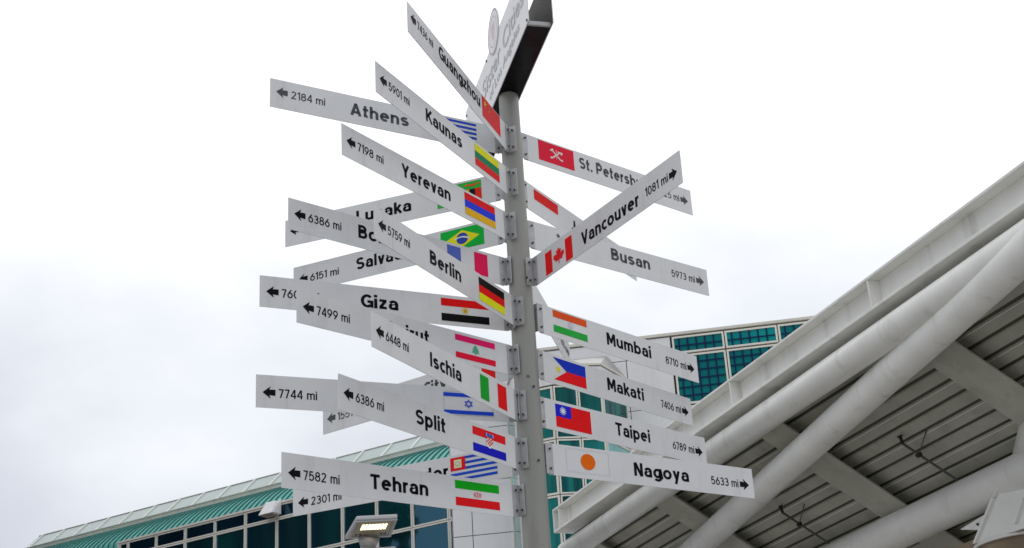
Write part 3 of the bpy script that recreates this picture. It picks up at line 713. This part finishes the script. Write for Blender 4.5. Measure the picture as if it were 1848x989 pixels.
m = MB(); m.tube((.25, .16, 10.02), (XE, -.05, 10.10), .255, .255, STEEL_W, 36); rings(m, (.25, .16, 10.02), (XE, -.05, 10.10), .255); m.build('edge_pipe', cn)
def along(p, q, t): return tuple(Vector(p)+(Vector(q)-Vector(p))*t)
p2, q2 = (4.76, 1.348, 9.068), (18.26, -.003, 9.902)
m = MB(); m.tube(along(p2, q2, -.35), along(p2, q2, 1.15), .275, .275, STEEL_W, 36); rings(m, along(p2, q2, -.35), along(p2, q2, 1.15), .275); m.build('brace_pipe', cn)
p3, q3 = (7.366, 3.009, 8.193), (13.559, 2.907, 8.18)
m = MB(); m.tube(along(p3, q3, -1.2), along(p3, q3, 1.4), .338, .338, STEEL_W, 36); rings(m, along(p3, q3, -1.2), along(p3, q3, 1.4), .338); m.build('lower_pipe', cn)
# strut rising at the right edge, node and column head
m = MB(); m.tube((13.75, 3.05, 8.25), (16.3, 2.35, 10.2), .30, .30, STEEL_W, 32); m.build('strut', cn)
m = MB(); m.tube((13.6, 3.30, 7.3), (13.6, 3.30, 8.30), .34, .34, STEEL_W, 32); m.build('node_post', cn)
cc = Vector((12.90, 3.50, 0)); zc0 = 7.20
m = MB(); m.tube((cc.x, cc.y, 0), (cc.x, cc.y, zc0-.002), .90, .90, TAN, 56); m.build('column', cn)
m = MB(); m.tube((cc.x, cc.y, zc0), (cc.x, cc.y, zc0+.05), .95, .95, STEEL_W, 64); cap = m.build('column_plate', cn)
def plate(mb, pts, th, material):
    # pts: outer corners on the side seen, th: thickness towards +y
    k = len(pts); q = [(x, y+th, z) for x, y, z in pts]
    mb.face(pts, material); mb.face(q[::-1], material)
    for i in range(k): mb.face([pts[i], q[i], q[(i+1) % k], pts[(i+1) % k]], material)
m = MB(); plate(m, [(12.70, 2.565, 7.252), (13.85, 2.77, 7.252), (14.05, 2.80, 8.0), (13.42, 2.69, 8.0), (13.27, 2.667, 7.87)], .05, STEEL_W)
bk = m.build('column_bracket', cn)
m = MB(); plate(m, [(12.66, 2.50, 7.253), (12.71, 2.51, 7.253), (13.285, 2.61, 7.88), (13.235, 2.60, 7.89)], .30, STEEL_W)
plate(m, [(13.235, 2.60, 7.885), (13.285, 2.605, 7.89), (13.45, 2.64, 8.02), (13.40, 2.63, 8.03)], .25, STEEL_W); m.build('gusset', bk)
m = MB(); plate(m, [(13.58, 2.66, 7.36), (13.63, 2.67, 7.36), (13.90, 2.72, 7.72), (13.85, 2.71, 7.72)], .08, STEEL_W); m.build('gusset', bk)
m = MB(); plate(m, [(12.26, 2.60, 7.60), (12.86, 2.66, 7.44), (13.05, 2.68, 7.72)], .03, STEEL_W); pl = m.build('bearing_plate', cn)
m = MB(); m.tube((12.72, 2.66, 7.575), (12.72, 2.615, 7.575), .022, .022, BOLT, 8); m.build('bolt', pl)
m = MB(); m.box(10.6, 12.3, 3.2, 3.6, 7.35, 7.56, TAN); m.build('ledge', cn)

PIPEG = mat('grey_pipe', (.10, .10, .09), .5)
# sprinkler pipes under the deck
for i, (x, y0, hy, lab) in enumerate(((11.83, 2.03, 2.33, 'dark sprinkler pipe with an upright head, nearer and higher under the canopy deck'), (7.27, 2.10, 2.45, 'dark sprinkler pipe with an upright head, farther and lower under the canopy deck'))):
    sp = empty('sprinkler_pipe', cn.location, cn.rotation_euler, lab, 'sprinkler', 'sprinkler pipes under the canopy')
    zf = lambda y: 11-.5-SL*y
    m = MB(); m.tube((x, y0, zf(y0)), (x, 6.5, zf(6.5)), .024, .024, PIPEG, 10); m.build('pipe', sp)
    m = MB(); m.tube((x, y0, zf(y0)), (x, y0-.03, zf(y0)+.12), .03, .03, GAP, 10); m.tube((x, y0-.03, zf(y0)+.12), (x, y0-.04, zf(y0)+.15), .055, .045, GAP, 10); m.build('sprinkler_head', sp)
    m = MB(); m.tube((x, hy, zf(hy)), (x+.5, hy-.12, 11-.3-SL*(hy-.12)), .011, .011, PIPEG, 8); m.tube((x-.05, hy, zf(hy)-.01), (x+.05, hy, zf(hy)-.01), .042, .042, GAP, 10); m.build('hanger', sp)

# ------------------------------------------------------------------ street lamp
lx, ly = -1.80, 5.95
sl = empty('street_lamp', (lx, ly, 0), (0, 0, 0), 'grey flat headed lamp with a lit warm panel in front of the glass building', 'street lamp')
m = MB(); m.tube((0, .02, 0), (0, .02, 5.50), .10, .082, LAMPG, 24); m.tube((0, .02, 5.50), (.012, .0, 5.60), .082, .12, LAMPG, 24); m.build('pole', sl)
m = MB()
for sx in (-1, 1): m.box(*sorted((sx*.066, sx*.30)), -.06, .10, 5.36, 5.475, LAMPG)
m.build('cross_arm', sl, bevel=.01)
# head plane: w along x, l towards the viewer and up
l = Vector((.15, -.46, .085)); w = Vector((1, .05, .0)); nrm = w.cross(l).normalized()
if nrm.z < 0: nrm = -nrm
B0 = Vector((.0, .02, 5.592))
def hp(a, b, o): return tuple(B0+w*a+l*b+nrm*o)
def hbox(mb, pts, o0, o1, material): mb.hexa([hp(a, b, o0) for a, b in pts]+[hp(a, b, o1) for a, b in pts], material)
m = MB(); hbox(m, [(-.245, 0), (.245, 0), (.215, 1), (-.215, 1)], 0, .055, LAMPG); hd = m.build('lamp_head', sl, bevel=.014)
m = MB(); hbox(m, [(-.19, .22), (.19, .22), (.175, .90), (-.175, .90)], -.006, -.0005, LENS); m.build('lens', hd)
m = MB()
for p_ in ([(-.235, .10), (.235, .10), (.233, .17), (-.233, .17)], [(-.218, .92), (.218, .92), (.216, .97), (-.216, .97)], [(-.232, .18), (-.20, .18), (-.185, .91), (-.217, .91)], [(.20, .18), (.232, .18), (.217, .91), (.185, .91)]):
    hbox(m, p_, -.012, -.0005, LAMPG)
m.build('lens_frame', hd)
m = MB()
for a in (-.15, -.11, .11, .15): hbox(m, [(a-.012, .25), (a+.012, .25), (a+.012, .31), (a-.012, .31)], -.0105, -.0065, BOLT)
m.build('lens_clip', hd)
led = D.materials.new('warm_led'); led.use_nodes = True; p = led.node_tree.nodes['Principled BSDF']
p.inputs['Base Color'].default_value = (.9, .85, .7, 1); p.inputs['Emission Color'].default_value = (1, .80, .48, 1); p.inputs['Emission Strength'].default_value = 2.6
m = MB()
for i in range(8):
    for j in range(3):
        a = -.118+i*.034; b = .56+j*.095
        hbox(m, [(a-.012, b-.03), (a+.012, b-.03), (a+.012, b+.03), (a-.012, b+.03)], -.011, -.0065, led)
m.build('led_panel', hd)

# ------------------------------------------------------------------ sign pole and header
sp_ = empty('sign_pole', (0, 0, 0), (0, 0, 0), 'tall tapered grey steel pole carrying all the finger signs', 'pole')
m = MB(); zz = [0, 4.0, 5.5, 7.45]; rr = [.118, .094, .0855, .0745]
for i in range(3): m.tube((0, 0, zz[i]), (0, 0, zz[i+1]), rr[i], rr[i+1], POLE, 48, caps=False)
m.build('shaft', sp_)
for z in (4.55, 5.08, 5.9):
    b = MB(); a = R_(-60); c = Vector((math.cos(a)*.09, math.sin(a)*.09, z)); d = Vector((math.cos(a), math.sin(a), 0))
    b.tube(c, c+d*.012, .008, .008, BOLT, 8); b.build('bolt', sp_)
a = R_(-82); m = MB(); c = Vector((math.cos(a)*.0865, math.sin(a)*.0865, 5.155)); d = Vector((math.cos(a), math.sin(a), 0)); m.tube(c, c+d*.0035, .013, .011, mat('smudge_grey', (.13, .13, .12), .7), 14); m.build('smudge', sp_)  # thin raised disc modelling a dark smudge on the pole
dh = Vector((.248, -.969, 0)).normalized()
hd_ = empty('header_sign', (0, 0, 7.43), (0, 0, math.atan2(dh.y, dh.x)), 'white two sided header box at the pole top reading Sister Cities with a round seal', 'sign')
# local x along dh (towards the viewer), local y = left-hand side of dh; the face seen is on -y
for sy in (-1, 1):
    m = MB(); m.box(-1.10, 1.05, *sorted((sy*.086, sy*.092)), 0, .49, HEADW)
    n_ = 40; c0 = (.03, .555); r_ = .185
    for yy, fl_ in ((sy*.0925, False), (sy*.0855, True)):
        pass
    ringv = [(c0[0]+r_*math.cos(2*math.pi*k/n_), c0[1]+r_*math.sin(2*math.pi*k/n_)) for k in range(n_)]
    sd_ = MB(); sd_.tube((c0[0], sy*.0925, c0[1]), (c0[0], sy*.098, c0[1]), r_, r_, HEADW, 48); sd_.tube((c0[0], sy*.0922, c0[1]), (c0[0], sy*.0905, c0[1]), r_*.995, r_*.995, LINER, 48)
    m.box(-1.095, 1.045, *sorted((sy*.0855, sy*.0835)), .002, .488, LINER)
    pn = m.build('side_panel', hd_); so_ = sd_.build('seal', hd_)
    yy = sy*.0985
    e_ = MB()
    def circ(r0, r1, col, y):
        for k in range(n_):
            a, b = 2*math.pi*k/n_, 2*math.pi*(k+1)/n_
            e_.face([(c0[0]+q*math.cos(t), y, c0[1]+q*math.sin(t)) for q, t in ((r0, a), (r0, b), (r1, b), (r1, a))], col)
    circ(.180, .165, flat('a9aaa8'), yy); circ(.125, .117, flat('b0b0b0'), yy)
    e_.face([(c0[0]+a, yy, c0[1]+b) for a, b in ((-.06, .07), (.06, .07), (.06, -.02), (.0, -.085), (-.06, -.02))], flat('d8b8bc'))
    e_.build('seal_rings', so_)
yf = -.0945; HS0, HS1 = -.44, .95
text_mesh('lettering', hd_, 'Sister Cities', HS0, HS1, .285, .15, yf, INKP, bold=.006)
text_mesh('lettering', hd_, 'of Los Angeles', -.22, .80, .125, .08, yf, INKP, bold=.004)
m = MB()
for k, c in enumerate(('d8a8ac', 'd8a8ac', 'c0c4cc')):
    a = -.98+k*.075; m.box(a, a+.02, -.0936, -.0928, .02, .20, flat(c))
m.build('stripes', hd_)
for x, z in ((1.02, .02), (1.02, .47), (-1.075, .02), (-1.075, .44), (-.26, .47)):
    b = MB(); b.tube((x, -.092, z), (x, -.099, z), .010, .010, BOLT, 10); b.build('bolt', hd_)
m = MB(); m.box(-1.08, .97, -.085, .085, .006, .03, BLACK); m.build('bottom_plate', hd_)
m = MB(); m.box(.975, .995, -.085, .085, .004, .034, ALU); m.build('tie_bar', hd_)
m = MB(); m.box(-1.09, -1.07, -.085, .085, .05, .45, BLACK); m.build('end_plate', hd_)

# ------------------------------------------------------------------ the city signs
for (key, label, name, miles, side, az, z, off, tilt, x0, x1, nz_, fz, mi) in S:
    ink = INKG if key in ('Athens', 'StPetersburg', 'Busan', 'Auckland', 'MexicoCity') else INK
    city_sign(key, label, name, miles, side, az, z, off, tilt, x0, x1, nz_, fz, mi, ink=ink, wsc=1.12)
